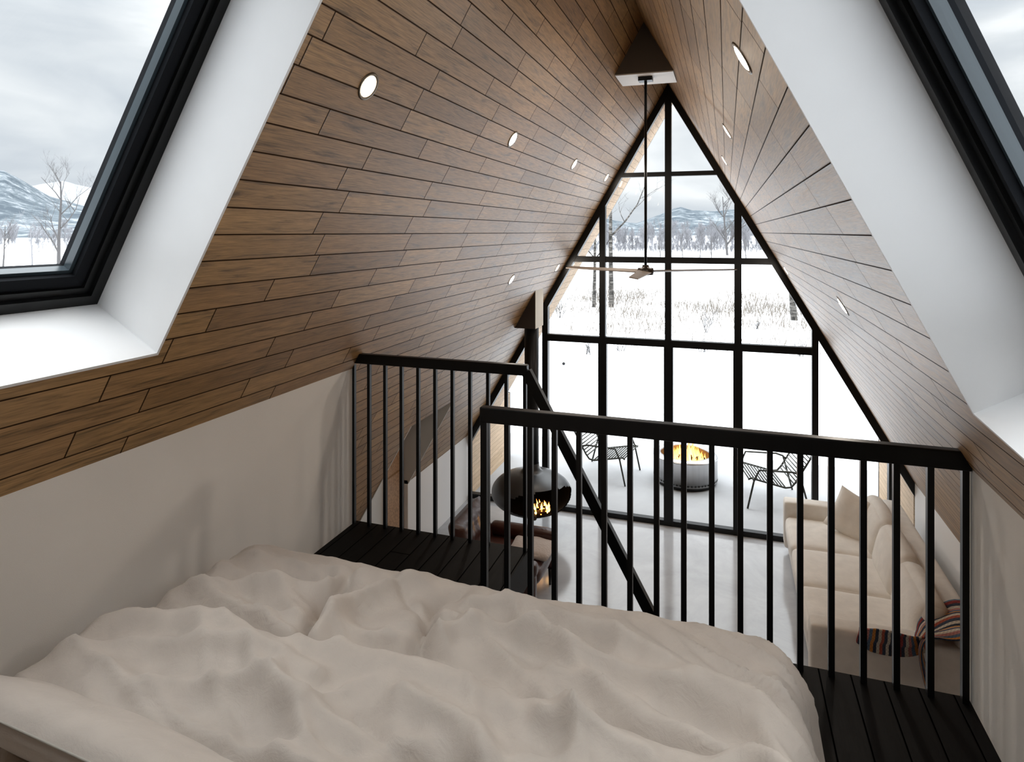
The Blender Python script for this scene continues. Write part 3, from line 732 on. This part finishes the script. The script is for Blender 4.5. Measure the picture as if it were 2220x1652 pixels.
bm = bmesh.new(); bm.from_mesh(me_.data); bmesh.ops.remove_doubles(bm, verts=bm.verts, dist=.004); bm.to_mesh(me_.data); bm.free()
MB().lathe([(.001, .14), (RP - .12, .14)], (PX, PY, 0), 32).build('ash_bed', M['soot'], fpit)
MB().lathe([(RP - .118, .13), (RP - .118, .43)], (PX, PY, 0), 48).build('inner_wall', simple('heat_tinted_steel', (.16, .12, .09), .45, metal=.8), fpit)
logs(PX, PY, .16, 5, .5, .045, fpit, 11); flames(PX + .04, PY, .22, 44, .26, .52, .05, fpit, 12)
pl = bpy.data.lights.new('pit_glow', 'POINT'); pl.energy = 6; pl.color = (1, .5, .15); pl.shadow_soft_size = .12
po = bpy.data.objects.new('pit_glow', pl); po.location = (PX, PY, .42); COL.objects.link(po); po.parent = fpit; po.matrix_parent_inverse = Matrix.Translation(-Vector(fpit.location))

def wire_chair():
    c = thing('wire_lounge_chair', 'olive wire lounge chair left of the fire pit, backrest to the left', 'outdoor chair', (0, 0, 0)); r = .014
    W = .34
    # side rails: seat front (+x) to seat back (low), up the backrest
    for s in (-1, 1):
        part(MB().tube([(.40, s * W, .40), (.36, s * W, .42), (-.12, s * W, .30), (-.20, s * W, .31), (-.26, s * W, .38), (-.46, s * W, .72), (-.49, s * W, .79)], r, 8), 'side_rail', M['wire'], c)
        part(MB().tube([(.42, s * (W + .05), 0), (.33, s * (W + .05), .40), (.34, s * (W + .0), .43)], r, 8), 'leg', M['wire'], c)
        part(MB().tube([(-.44, s * (W + .05), 0), (-.30, s * (W + .05), .52), (-.32, s * (W + .0), .50)], r, 8), 'leg', M['wire'], c)
        part(MB().tube([(.33, s * (W + .05), .40), (.26, s * (W + .06), .56), (-.20, s * (W + .06), .55), (-.30, s * (W + .05), .52)], r, 8), 'arm_rail', M['wire'], c)
    seat = MB(); back = MB()
    for i in range(12):
        t = i / 11; x = .40 - .52 * t; z = .405 + .0 - .105 * max(0, (t - .08)) + (.012 if t < .1 else .012)
        z = .42 - .12 * t; seat.tube([(x, -W, z + .006), (x, W, z + .006)], .010, 6)
    for i in range(11):
        t = i / 10; back.tube([(-.24 - .245 * t, -W, .36 + .415 * t), (-.24 - .245 * t, W, .36 + .415 * t)], .009, 6)
    part(seat, 'seat_wires', M['wire'], c); part(back, 'back_wires', M['wire'], c); return c
c1 = wire_chair(); c1.location = (-1.86, 10.62, 0); c1.rotation_euler.z = R(-10); c1['group'] = 'wire chairs by the fire pit'
c2 = copy_tree(c1); c2.location = (.62, 10.38, 0); c2.rotation_euler.z = R(192)
c2['label'] = 'olive wire lounge chair right of the fire pit, behind the sofa'

# ------------------------------------------------------------------ bed
BZ = EYE - 1.50
bed = thing('bed', 'low bed base and mattress under the beige linen duvet', 'bed', (-1.0, 1.2, LOFT))
MB().box(-2.12, .10, .3, 2.42, LOFT, LOFT + .16).build('bed_base', M['bedbase'], bed)
MB().rbox((-1.01, 1.36, LOFT + .28), (2.2, 2.1, .24), .05, 0, 8).build('mattress', M['pillowm'], bed)
def seg(p, a, b):
    ax, ay = a; bx_, by = b; dx, dy = bx_ - ax, by - ay; L2 = dx * dx + dy * dy
    t = max(0, min(1, ((p[0] - ax) * dx + (p[1] - ay) * dy) / L2)); qx, qy = ax + dx * t, ay + dy * t
    return math.hypot(p[0] - qx, p[1] - qy), (dx * (p[1] - ay) - dy * (p[0] - ax)) / math.sqrt(L2)
def poly_d(p, pts):
    best = (9, 0)
    for i in range(len(pts) - 1):
        d_ = seg(p, pts[i], pts[i + 1])
        if d_[0] < best[0]: best = d_
    return best
RIDGES = [   # polyline, height, width
    ([(-2.13, 2.02), (-1.85, 2.16), (-1.59, 2.24), (-1.50, 2.40)], .030, .07),
    ([(-.95, 2.36), (-.75, 2.45), (-.57, 2.36), (-.27, 2.24), (-.04, 2.12), (.2, 1.98)], .035, .06),
    ([(-.70, 2.22), (-.40, 2.14), (-.11, 2.10), (.08, 1.99), (.2, 1.85)], .035, .055),
    ([(-.55, 2.06), (-.3, 1.98), (0, 1.86), (.14, 1.70)], .026, .05),
    ([(-1.37, 1.92), (-1.40, 2.14), (-1.30, 2.42), (-1.22, 2.5)], .034, .06),
    ([(-.98, 2.12), (-.86, 2.24), (-.72, 2.20), (-.6, 2.26)], .028, .045),
    ([(-2.05, 2.38), (-1.7, 2.42), (-1.2, 2.44)], .014, .05),
    ([(-1.9, 2.02), (-1.72, 1.99), (-1.5, 2.02)], .018, .045),
    ([(-2.1, 1.55), (-1.85, 1.66), (-1.5, 1.72), (-1.2, 1.70)], .022, .05),
    ([(-1.65, 1.50), (-1.3, 1.60), (-1.05, 1.52), (-.8, 1.55)], .026, .06),
    ([(-.9, 1.72), (-.65, 1.62), (-.5, 1.45), (-.4, 1.3)], .026, .05),
    ([(-1.1, 1.36), (-.85, 1.42), (-.6, 1.30)], .026, .05),
    ([(-.5, 1.76), (-.2, 1.72), (.05, 1.56), (.15, 1.4)], .022, .05),
]
VALLEYS = [
    ([(-1.42, 1.87), (-1.49, 2.11), (-1.52, 2.45)], .034, .04),
    ([(-1.0, 1.94), (-1.07, 2.21), (-1.11, 2.36), (-1.05, 2.52)], .032, .035),
    ([(-1.07, 2.21), (-1.22, 2.32), (-1.35, 2.42)], .016, .03),
    ([(-.80, 2.30), (-.62, 2.28), (-.45, 2.2)], .022, .035),
    ([(-1.2, 2.0), (-1.0, 2.05), (-.8, 2.02)], .016, .04),
    ([(-1.0, 1.62), (-.8, 1.50), (-.55, 1.55)], .018, .04),
    ([(-2.1, 2.12), (-1.9, 2.26), (-1.62, 2.34)], .014, .03),
]
def lip(x): return 1.865 - .09 * max(0, min(1, (-1.75 - x) / .35)) ** 1.5 + .015 * math.sin(x * 5) - .10 * max(0, x + .45) * 1.2
def sst(t): t = max(0, min(1, t)); return t * t * (3 - 2 * t)
def duvet_h(x, y):
    ef = sst((2.60 - y) / .30) * sst((x + 2.2) / .14); ef = .25 + .75 * ef
    h = .012 * math.sin(x * 2.1 + 1) * math.sin(y * 2.7)
    p = (x + .025 * noise.noise(Vector((x * 5, y * 5, 0))), y + .025 * noise.noise(Vector((x * 5, y * 5, 7))))
    for pts, a, w in RIDGES:
        d_ = poly_d(p, pts)[0]
        if d_ < 3 * w: h += ef * 1.45 * a * math.exp(-(d_ / (w * .8)) ** 1.6)
    for pts, a, w in VALLEYS:
        d_ = poly_d(p, pts)[0]
        if d_ < 3 * w: h -= ef * 1.6 * a * math.exp(-(d_ / (w * .8)) ** 1.3)
    # the folded-back upper layer with a plump lip
    e = lip(x) - y
    h += .060 * sst((e + .010) / .04) + .020 * math.exp(-((e - .06) / .055) ** 2) - .018 * math.exp(-((e + .04) / .03) ** 2)
    # wrinkles
    v = Vector((x, y, 0)); wv = Vector((x + .2 * noise.noise(v * 1.6), y * 1.0 + .25 * noise.noise(v * 1.6 + Vector((5, 5, 0))), 0))
    ta, tb = wv.x * .93 - wv.y * .37, wv.x * .37 + wv.y * .93
    rg = 1 - abs(noise.noise(Vector((ta * 1.25, tb * 4.6, 1.3)))) * 2.2
    h += ef * .034 * rg * abs(rg)
    r3 = 1 - abs(noise.noise(Vector((ta * 2.4 + tb, tb * 6.5, 8.7)))) * 2
    h += ef * .018 * max(0, r3) ** 3
    rg2 = 1 - abs(noise.noise(Vector((ta * 4.0, tb * 12.0 + ta * 2, 4.1)))) * 2
    h += .007 * ef * rg2 + .0035 * noise.noise(Vector((x * 18, y * 26, 2)))
    return h * 1.4
def duvet():
    mb = MB(); X0, X1, YB0, YB1 = -2.06, .07, .30, 2.44; RC = .16; RE = .11; LD = .52; st = .0135
    us = []; u = X0 - RC - LD
    nx = int((X1 - X0 + 2 * RC + 2 * LD - .0) / st); ny = int((YB1 + RC + LD - YB0) / st)
    cx0, cx1, cy1 = X0 + 0, X1 - 0, YB1 - 0
    def prof(d_):   # distance past the core -> outward, drop
        q = RE * PI / 2
        if d_ <= 0: return 0, 0
        if d_ < q: a = d_ / RE; return RE * math.sin(a), RE * (1 - math.cos(a))
        e = d_ - q; return RE + .16 * e, RE + e * .98
    for j in range(ny + 1):
        for i in range(nx + 1):
            ux = X0 - RC - LD + i * st; uy = YB0 + j * st
            kx = max(cx0, min(cx1, ux)); ky = min(cy1, uy); dx, dy = ux - kx, uy - ky; dd = math.hypot(dx, dy)
            if dd > 1e-6:
                nx_, ny_ = dx / dd, dy / dd; dm = min(dd, LD + RC); core = min(dm, RC * .35)
                o_, z_ = prof(dm - RC * .35); rx, ry = kx + nx_ * (core + o_), ky + ny_ * (core + o_)
            else: nx_ = ny_ = 0; o_ = z_ = 0; rx, ry = ux, uy; dm = 0
            h = duvet_h(ux if abs(dx) < .3 else kx + .3 * (1 if dx > 0 else -1), uy if dy < .3 else ky + .3)
            side = sst(z_ / .12)
            wave = .022 * side * math.sin((ky * 13 + kx * 11 + math.atan2(ny_, nx_) * 3 + 1.5 * noise.noise(Vector((kx * 3, ky * 3, 0)))))
            off = h * side * .6 + wave
            z = BZ + h * (1 - side) - z_
            mb.v.append((rx + nx_ * off, ry + ny_ * off, max(z, LOFT + .03)))
    W = nx + 1
    for j in range(ny):
        for i in range(nx): mb.face((j * W + i, j * W + i + 1, (j + 1) * W + i + 1, (j + 1) * W + i), None, True)
    return mb
dv = duvet().build('duvet', M['duvet']); dv['label'] = 'rumpled beige linen duvet spread over the bed with a folded-back layer'; dv['category'] = 'duvet'
bp_ = thing('bed_pillow', 'beige linen pillow with a pale seam at the lower left of the bed', 'pillow', (-1.60, 1.285, EYE - 1.368))
bp_.rotation_euler = (R(-38), R(2), R(-2))
part(pillow_mesh(1.22, .41, .14, 40), 'pillow_cover', M['pillowm'], bp_)
pp = MB(); pp.tube([(a * .61, -.205 * (1 - .07 * (1 - a * a)) - .002, 0) for a in [-1 + k / 20 for k in range(41)]], .003, 6)
part(pp, 'piping', M['piping'], bp_, label='pale piping along the pillow edge')

# ------------------------------------------------------------------ outdoors
def snow_z(x, y):
    k = sst((math.hypot(max(0, abs(x) - 5), max(0, y - 12.2)) - .2) / 8)
    far = 1 - sst((math.hypot(x, y) - 60) / 60)
    return -.07 + k * (.10 + .10 * noise.noise(Vector((x * .13, y * .13, 0))) + .06 * noise.noise(Vector((x * .5, y * .5, 3)))) * far
def snow_field():
    mb = MB(); xs = [-3000, -1200, -500, -250, -120, -70, -45] + [-36 + i * 1.2 for i in range(61)] + [45, 70, 120, 250, 500, 1200, 3000]
    ys = [-800, -200, -60, -20, -5, 2, 6, 9.5, 12.2] + [12.6 + i * .9 for i in range(52)] + [62, 68, 75, 83, 92, 103, 116, 130, 150, 180, 230, 300, 420, 600, 1000, 3000]
    for y in ys:
        for x in xs:
            k = sst((math.hypot(max(0, abs(x) - 5), max(0, y - 12.2)) - .2) / 8)
            far = 1 - sst((math.hypot(x, y) - 60) / 60)
            z = -.07 + k * (.10 + .10 * noise.noise(Vector((x * .13, y * .13, 0))) + .06 * noise.noise(Vector((x * .5, y * .5, 3)))) * far
            if abs(x) < 9 and y < 12.3: z = -.13
            mb.v.append((x, y, z))
    W = len(xs)
    for j in range(len(ys) - 1):
        for i in range(W - 1): mb.face((j * W + i, j * W + i + 1, (j + 1) * W + i + 1, (j + 1) * W + i), None, True)
    return mb
snow_field().build('ground', M['snow'], kind='structure')
# snow bank along the patio edge
sb = MB(); n_ = 90
for j in range(7):
    for i in range(n_ + 1):
        x = -9.5 + 18 * i / n_; t = j / 6
        sb.v.append((x, 12.08 + 1.6 * t + .05 * noise.noise(Vector((x * 1.5, 0, 0))), -.02 + .07 * math.sin(PI * min(1, t * 1.1)) + .015 * noise.noise(Vector((x, t * 3, 0)))))
for j in range(6):
    for i in range(n_): sb.face((j * (n_ + 1) + i, j * (n_ + 1) + i + 1, (j + 1) * (n_ + 1) + i + 1, (j + 1) * (n_ + 1) + i), None, True)
sb.build('trim_snow_bank', M['snow'], kind='structure')

YAW = math.atan(465 / 1394.)
def azim(u): return -YAW + math.atan((u - 1110) / 1394.)      # from +Y toward +X
def far_pos(u, depth):
    """a spot at that depth along the view axis, in the direction of column u"""
    a = azim(u); dist = depth / math.cos(a + YAW); return dist * math.sin(a), dist * math.cos(a)
def grow_tree(mb, base, h, r, seed, lv=4, spread=.6, n=5, trunk_clear=.35, lean=0, up=.35, nb=(4, 6), wob=.09):
    rnd = random.Random(seed)
    def branch(p, d, L, r_, l):
        k = 5 if l == lv else 3; pts = [p]; rad = [r_]
        for i in range(k):
            d = (d + Vector((rnd.uniform(-1, 1), rnd.uniform(-1, 1), rnd.uniform(-.5, .8))) * (wob if l == lv else .22)).normalized()
            p = p + d * L / k; pts.append(p); rad.append(r_ * (1 - .72 * (i + 1) / k))
        mb.tube(pts, rad, n if l >= lv - 1 else 3, cap=False)
        if l == 0: return
        m = rnd.randint(*nb) + (3 if l == lv else 0)
        for i in range(m):
            t = rnd.uniform(trunk_clear if l == lv else .25, 1.0); f_ = t * k; a = min(int(f_), k - 1); q = pts[a].lerp(pts[a + 1], f_ - a)
            ang = rnd.uniform(0, 2 * PI); dd = (Vector((math.cos(ang), math.sin(ang), 0)) * spread + d * .35 + Vector((0, 0, up))).normalized()
            branch(q, dd, L * rnd.uniform(.35, .6) * (1.1 - .5 * t if l == lv else 1), max(.004, rad[a] * .5), l - 1)
    branch(Vector(base), Vector((lean, 0, 1)).normalized(), h, r, lv)
def tree(name, label, u, depth, h, r, seed, mat, **kw):
    x, y = far_pos(u, depth); mb = MB(); grow_tree(mb, (x, y, -.3), h, r, seed, **kw)
    o = mb.build(name, mat, loc=(x, y, 0)); o['label'] = label; o['category'] = 'tree'; o['group'] = 'trees in the snow field'; return o
tree('birch_tree', 'tall pale birch right of the dark mullion and left of the fan rod', 1326, 34, 8.6, .155, 21, M['bark'], lv=4, spread=.8, trunk_clear=.42, nb=(3, 4), up=.25, wob=.022)
tree('birch_tree', 'slimmer birch trunk at the left of the window, just left of the dark mullion', 1288, 34, 5.6, .12, 5, M['bark'], lv=3, spread=.7, trunk_clear=.5, nb=(3, 4), wob=.02)
tree('bare_tree', 'thick trunk beside the right window frame in the snow', 1724, 29, 4.0, .17, 9, M['bark'], lv=4, spread=.9, trunk_clear=.25, nb=(4, 5), lean=-.10, wob=.03)
tree('bare_tree', 'dark frosted tree on the field at the right, in front of the mountains', 1577, 112, 10.5, .26, 31, M['twig'], lv=4, spread=.5, trunk_clear=.10, nb=(6, 8), n=4)
tree('bare_tree', 'large bare tree low in the left roof window, branching wide', 128, 62, 9.2, .20, 14, M['twig'], lv=4, spread=.55, trunk_clear=.15, nb=(4, 5), up=.5)
tree('bare_tree', 'thin tree at the far left edge of the left roof window', 6, 66, 5.0, .10, 17, M['twig'], lv=3, spread=.4, trunk_clear=.3, nb=(3, 5))
tree('bare_tree', 'small frosted tree left of the large bare tree in the left roof window', 70, 74, 5.4, .09, 18, M['frost'], lv=4, spread=.45, trunk_clear=.15, nb=(3, 5))
for i, (u, dp, h, lb) in enumerate(((1480, 96, 4.2, 'small bare tree on the field right of the middle mullion'), (1518, 94, 3.4, 'low forked tree on the field below the mountain peak'), (1542, 95, 4.0, 'small bare tree left of the dark frosted tree'), (1618, 92, 4.6, 'bare bushy tree at the right, beyond the third mullion'), (1432, 98, 3.6, 'small bare tree on the field left of the middle mullion'))):
    tree('bare_tree', lb, u, dp, h, .07, 40 + i, M['twig'], lv=3, spread=.45, trunk_clear=.1, nb=(4, 6), n=4)
# distant woodland: nobody could count it
protos = []
for s in range(6):
    mb = MB(); grow_tree(mb, (0, 0, -.5), 1.0, .011, 100 + s, lv=3, spread=.35, trunk_clear=.05, nb=(6, 8), n=3, up=.6); protos.append(mb)
wd = MB(); rnd = random.Random(77)
def put(p, x, y, h, a):
    b = len(wd.v); c, s_ = math.cos(a), math.sin(a)
    wd.v += [(x + (vx * c - vy * s_) * h, y + (vx * s_ + vy * c) * h, (vz + .5) * h - .3) for vx, vy, vz in p.v]
    for f_ in p.f: wd.f.append(tuple(i + b for i in f_)); wd.uv.append(None); wd.sm.append(False)
for i in range(300):
    u = rnd.uniform(1180, 1760); dp = rnd.uniform(128, 190); x, y = far_pos(u, dp)
    put(protos[rnd.randrange(6)], x, y, rnd.uniform(2.6, 5.2) * (.85 if u < 1400 else 1), rnd.uniform(0, 6))
for i in range(95):
    u = rnd.uniform(-300, 420); dp = rnd.uniform(110, 170); x, y = far_pos(u, dp)
    put(protos[rnd.randrange(6)], x, y, rnd.uniform(2.5, 5), rnd.uniform(0, 6))
for i in range(420):
    u = rnd.uniform(1180, 1760); dp = rnd.uniform(122, 140); x, y = far_pos(u, dp)
    put(protos[rnd.randrange(6)], x, y, rnd.uniform(1.0, 2.0), rnd.uniform(0, 6))
w_ = wd.build('woodland', M['frost'], kind='stuff'); w_['label'] = 'grey band of frosted woodland along the far edge of the snow field'; w_['category'] = 'woodland'
# dry grass poking out of the snow
gm = MB(); rnd = random.Random(5)
for i in range(17000):
    y = rnd.triangular(21, 46, 36); x = rnd.uniform(-.75, .38) * y - .5
    if noise.noise(Vector((x * .25, y * .25, 9))) + rnd.uniform(-.25, .25) < .0: continue
    h = rnd.uniform(.2, .75); a = rnd.uniform(0, 2 * PI); lx, ly = math.cos(a) * h * .4, math.sin(a) * h * .4; w2 = .006 + .00028 * y; g0 = snow_z(x, y) - .06
    b = len(gm.v); gm.v += [(x - w2, y, g0), (x + w2, y, g0), (x, y + w2 * 1.5, g0), (x + lx, y + ly, g0 + .06 + h)]
    for f_ in ((0, 1, 3), (1, 2, 3), (2, 0, 3)): gm.face([b + k for k in f_])
go = gm.build('dry_grass', M['grass'], kind='stuff'); go['label'] = 'dry grass stalks poking through the snow'; go['category'] = 'grass'
for i, (u, v, h, lb) in enumerate(((1275, 770, .45, 'small leafless shrub in the snow left of the second mullion'), (1345, 762, .3, 'low twiggy shrub in the snow right of the second mullion'), (1522, 765, .42, 'low leafless shrub just under the wide window bar'), (1735, 775, .55, 'leafless shrub near the right end of the window bar'), (1530, 722, .9, 'sparse tall shrub above the wide window bar, middle right'), (1214, 690, 1.0, 'slender sapling beside the left window frame'), (1640, 715, .35, 'tiny tuft shrub above the bar, right of the third mullion'))):
    dp = 4 * 1394 / (v - 503); x, y = far_pos(u, dp); mb = MB()
    for k in range(5): grow_tree(mb, (x + random.Random(k + i).uniform(-.1, .1), y, snow_z(x, y) - .05), 1.35 * h * (1 - .1 * k), .015, 200 + i * 7 + k, lv=2, spread=.8, trunk_clear=.1, nb=(3, 5), n=3, lean=.5 * math.sin(k * 2.3))
    o = mb.build('leafless_shrub', M['twig'], loc=(x, y, 0)); o['label'] = lb; o['category'] = 'shrub'; o['group'] = 'shrubs in the snow'
gs = thing('garden_stake', 'small dark ball on a thin stake in the snow at the left of the window', 'garden stake', (*far_pos(1222, 4 * 1394 / (792 - 503.)), 0))  # a plain stake with a ball, gives no light
part(MB().tube([(0, 0, .0), (0, 0, .46)], .010, 6), 'stake', M['twig'], gs)
part(MB().lathe([(.001, -.05), (.035, -.035), (.05, 0), (.035, .035), (.001, .05)], (0, 0, .05), 14), 'ball', M['black'], gs)

# mountains: ridge lines at true distance, height given by compass direction
def ridge(name, label, prof_, depth0, depth1, seed, rough_, mat=None):
    """prof_: (column u, row of the crest) control points"""
    mb = MB(); nu, nd = 220, 26; u0, u1 = prof_[0][0], prof_[-1][0]
    def crest(u):
        for (a, va), (b, vb) in zip(prof_, prof_[1:]):
            if a <= u <= b: t = (u - a) / (b - a); return va + (vb - va) * t
        return prof_[-1][1]
    for j in range(nd + 1):
        t = j / nd; dp = depth0 + (depth1 - depth0) * t
        for i in range(nu + 1):
            u = u0 + (u1 - u0) * i / nu; x, y = far_pos(u, dp); x1, y1 = far_pos(u, depth1)
            top = (503 - crest(u)) * depth1 / 1394 + EYE
            hf = sst(t) * .85 + .15 * t
            nz = noise.fractal(Vector((x * .0035, y * .0035, seed)), 1.0, 2.1, 6) * rough_ * depth1 * .03 * (t * (1 - t) * 3.2 + .12 * t)
            mb.v.append((x, y, max(-2, top * hf + nz if t > 0 else -3)))
    W = nu + 1
    for j in range(nd):
        for i in range(nu): mb.face((j * W + i, j * W + i + 1, (j + 1) * W + i + 1, (j + 1) * W + i), None, True)
    o = mb.build(name, mat or M['mountain']); o['label'] = label; o['category'] = 'mountain'; o['kind'] = 'thing'; return o
ridge('mountain_ridge', 'snowy forested mountain ridge seen through the gable window', [(1150, 480), (1300, 474), (1380, 484), (1420, 470), (1450, 458), (1475, 451), (1500, 458), (1540, 462), (1580, 455), (1640, 452), (1720, 470), (1850, 490)], 700, 1500, 3, .55)
ridge('mountain_ridge', 'dark wooded hill in the lower left roof window', [(-700, 350), (-300, 340), (-60, 362), (10, 376), (50, 398), (110, 430), (200, 452), (320, 470), (500, 490)], 420, 1000, 8, .7)
ridge('mountain_ridge', 'pale distant peak behind the wooded hill in the left roof window', [(-400, 430), (0, 420), (90, 402), (135, 397), (185, 408), (260, 425), (420, 440), (800, 470), (1150, 480)], 1500, 2600, 12, .4, simple('bare_snow_peak', (.30, .315, .33), 1.0, spec=0, var=.25, vscale=.012))

# ------------------------------------------------------------------ world: overcast sky
w = bpy.data.worlds.new('overcast'); scene.world = w; w.use_nodes = True; nt = w.node_tree; nt.nodes.clear(); L = nt.links.new
tc = nt.nodes.new('ShaderNodeTexCoord'); sp = nt.nodes.new('ShaderNodeSeparateXYZ'); L(tc.outputs['Generated'], sp.inputs[0])
el = mth(nt, 'MAXIMUM', sp.outputs[2], 0.0)
grad = mth(nt, 'ADD', 0.66, mth(nt, 'MULTIPLY', mth(nt, 'SMOOTH_MAX', mth(nt, 'SUBTRACT', el, 0.32), 0.0, 0.10), 6.2))
mp = nt.nodes.new('ShaderNodeMapping'); mp.inputs['Scale'].default_value = (1.0, 1.0, 3.4); mp.inputs['Location'].default_value = (9.1, 3.3, 0.45); L(tc.outputs['Generated'], mp.inputs[0])
cn = N(nt, 'ShaderNodeTexNoise', Scale=2.1, Detail=7.0, Roughness=0.52, Distortion=0.35); L(mp.outputs[0], cn.inputs['Vector'])
cl_ = ramp(nt, cn.outputs[0], [(0.34, (0.50, 0.54, 0.59)), (0.48, (0.66, 0.69, 0.72)), (0.58, (0.86, 0.88, 0.90)), (0.72, (1.0, 1.0, 1.0))])
bg = nt.nodes.new('ShaderNodeBackground'); out = nt.nodes.new('ShaderNodeOutputWorld')
vm = nt.nodes.new('ShaderNodeVectorMath'); vm.operation = 'SCALE'; L(cl_, vm.inputs[0]); L(grad, vm.inputs['Scale'])
L(vm.outputs[0], bg.inputs[0]); bg.inputs[1].default_value = 1.0; L(bg.outputs[0], out.inputs[0])

# ------------------------------------------------------------------ camera and view
cd = bpy.data.cameras.new('camera'); cam = bpy.data.objects.new('camera', cd); COL.objects.link(cam)
cd.sensor_fit = 'HORIZONTAL'; cd.sensor_width = 36; cd.lens = 36 * 1394 / 2220; cd.shift_x = 0; cd.shift_y = -(826 - 503) / 2220
cd.clip_start = .05; cd.clip_end = 6000; cam.location = (0, 0, EYE); cam.rotation_euler = (R(90), 0, YAW); scene.camera = cam
vs = scene.view_settings; scene.display_settings.display_device = 'sRGB'; vs.view_transform = 'Standard'; vs.look = 'None'; vs.gamma = 1; vs.use_curve_mapping = False; vs.exposure = 1.0
cy = scene.cycles; cy.max_bounces = 10; cy.diffuse_bounces = 6; cy.glossy_bounces = 4; cy.transparent_max_bounces = 16; cy.caustics_reflective = False; cy.caustics_refractive = False; cy.sample_clamp_indirect = 4
cy.use_denoising = True
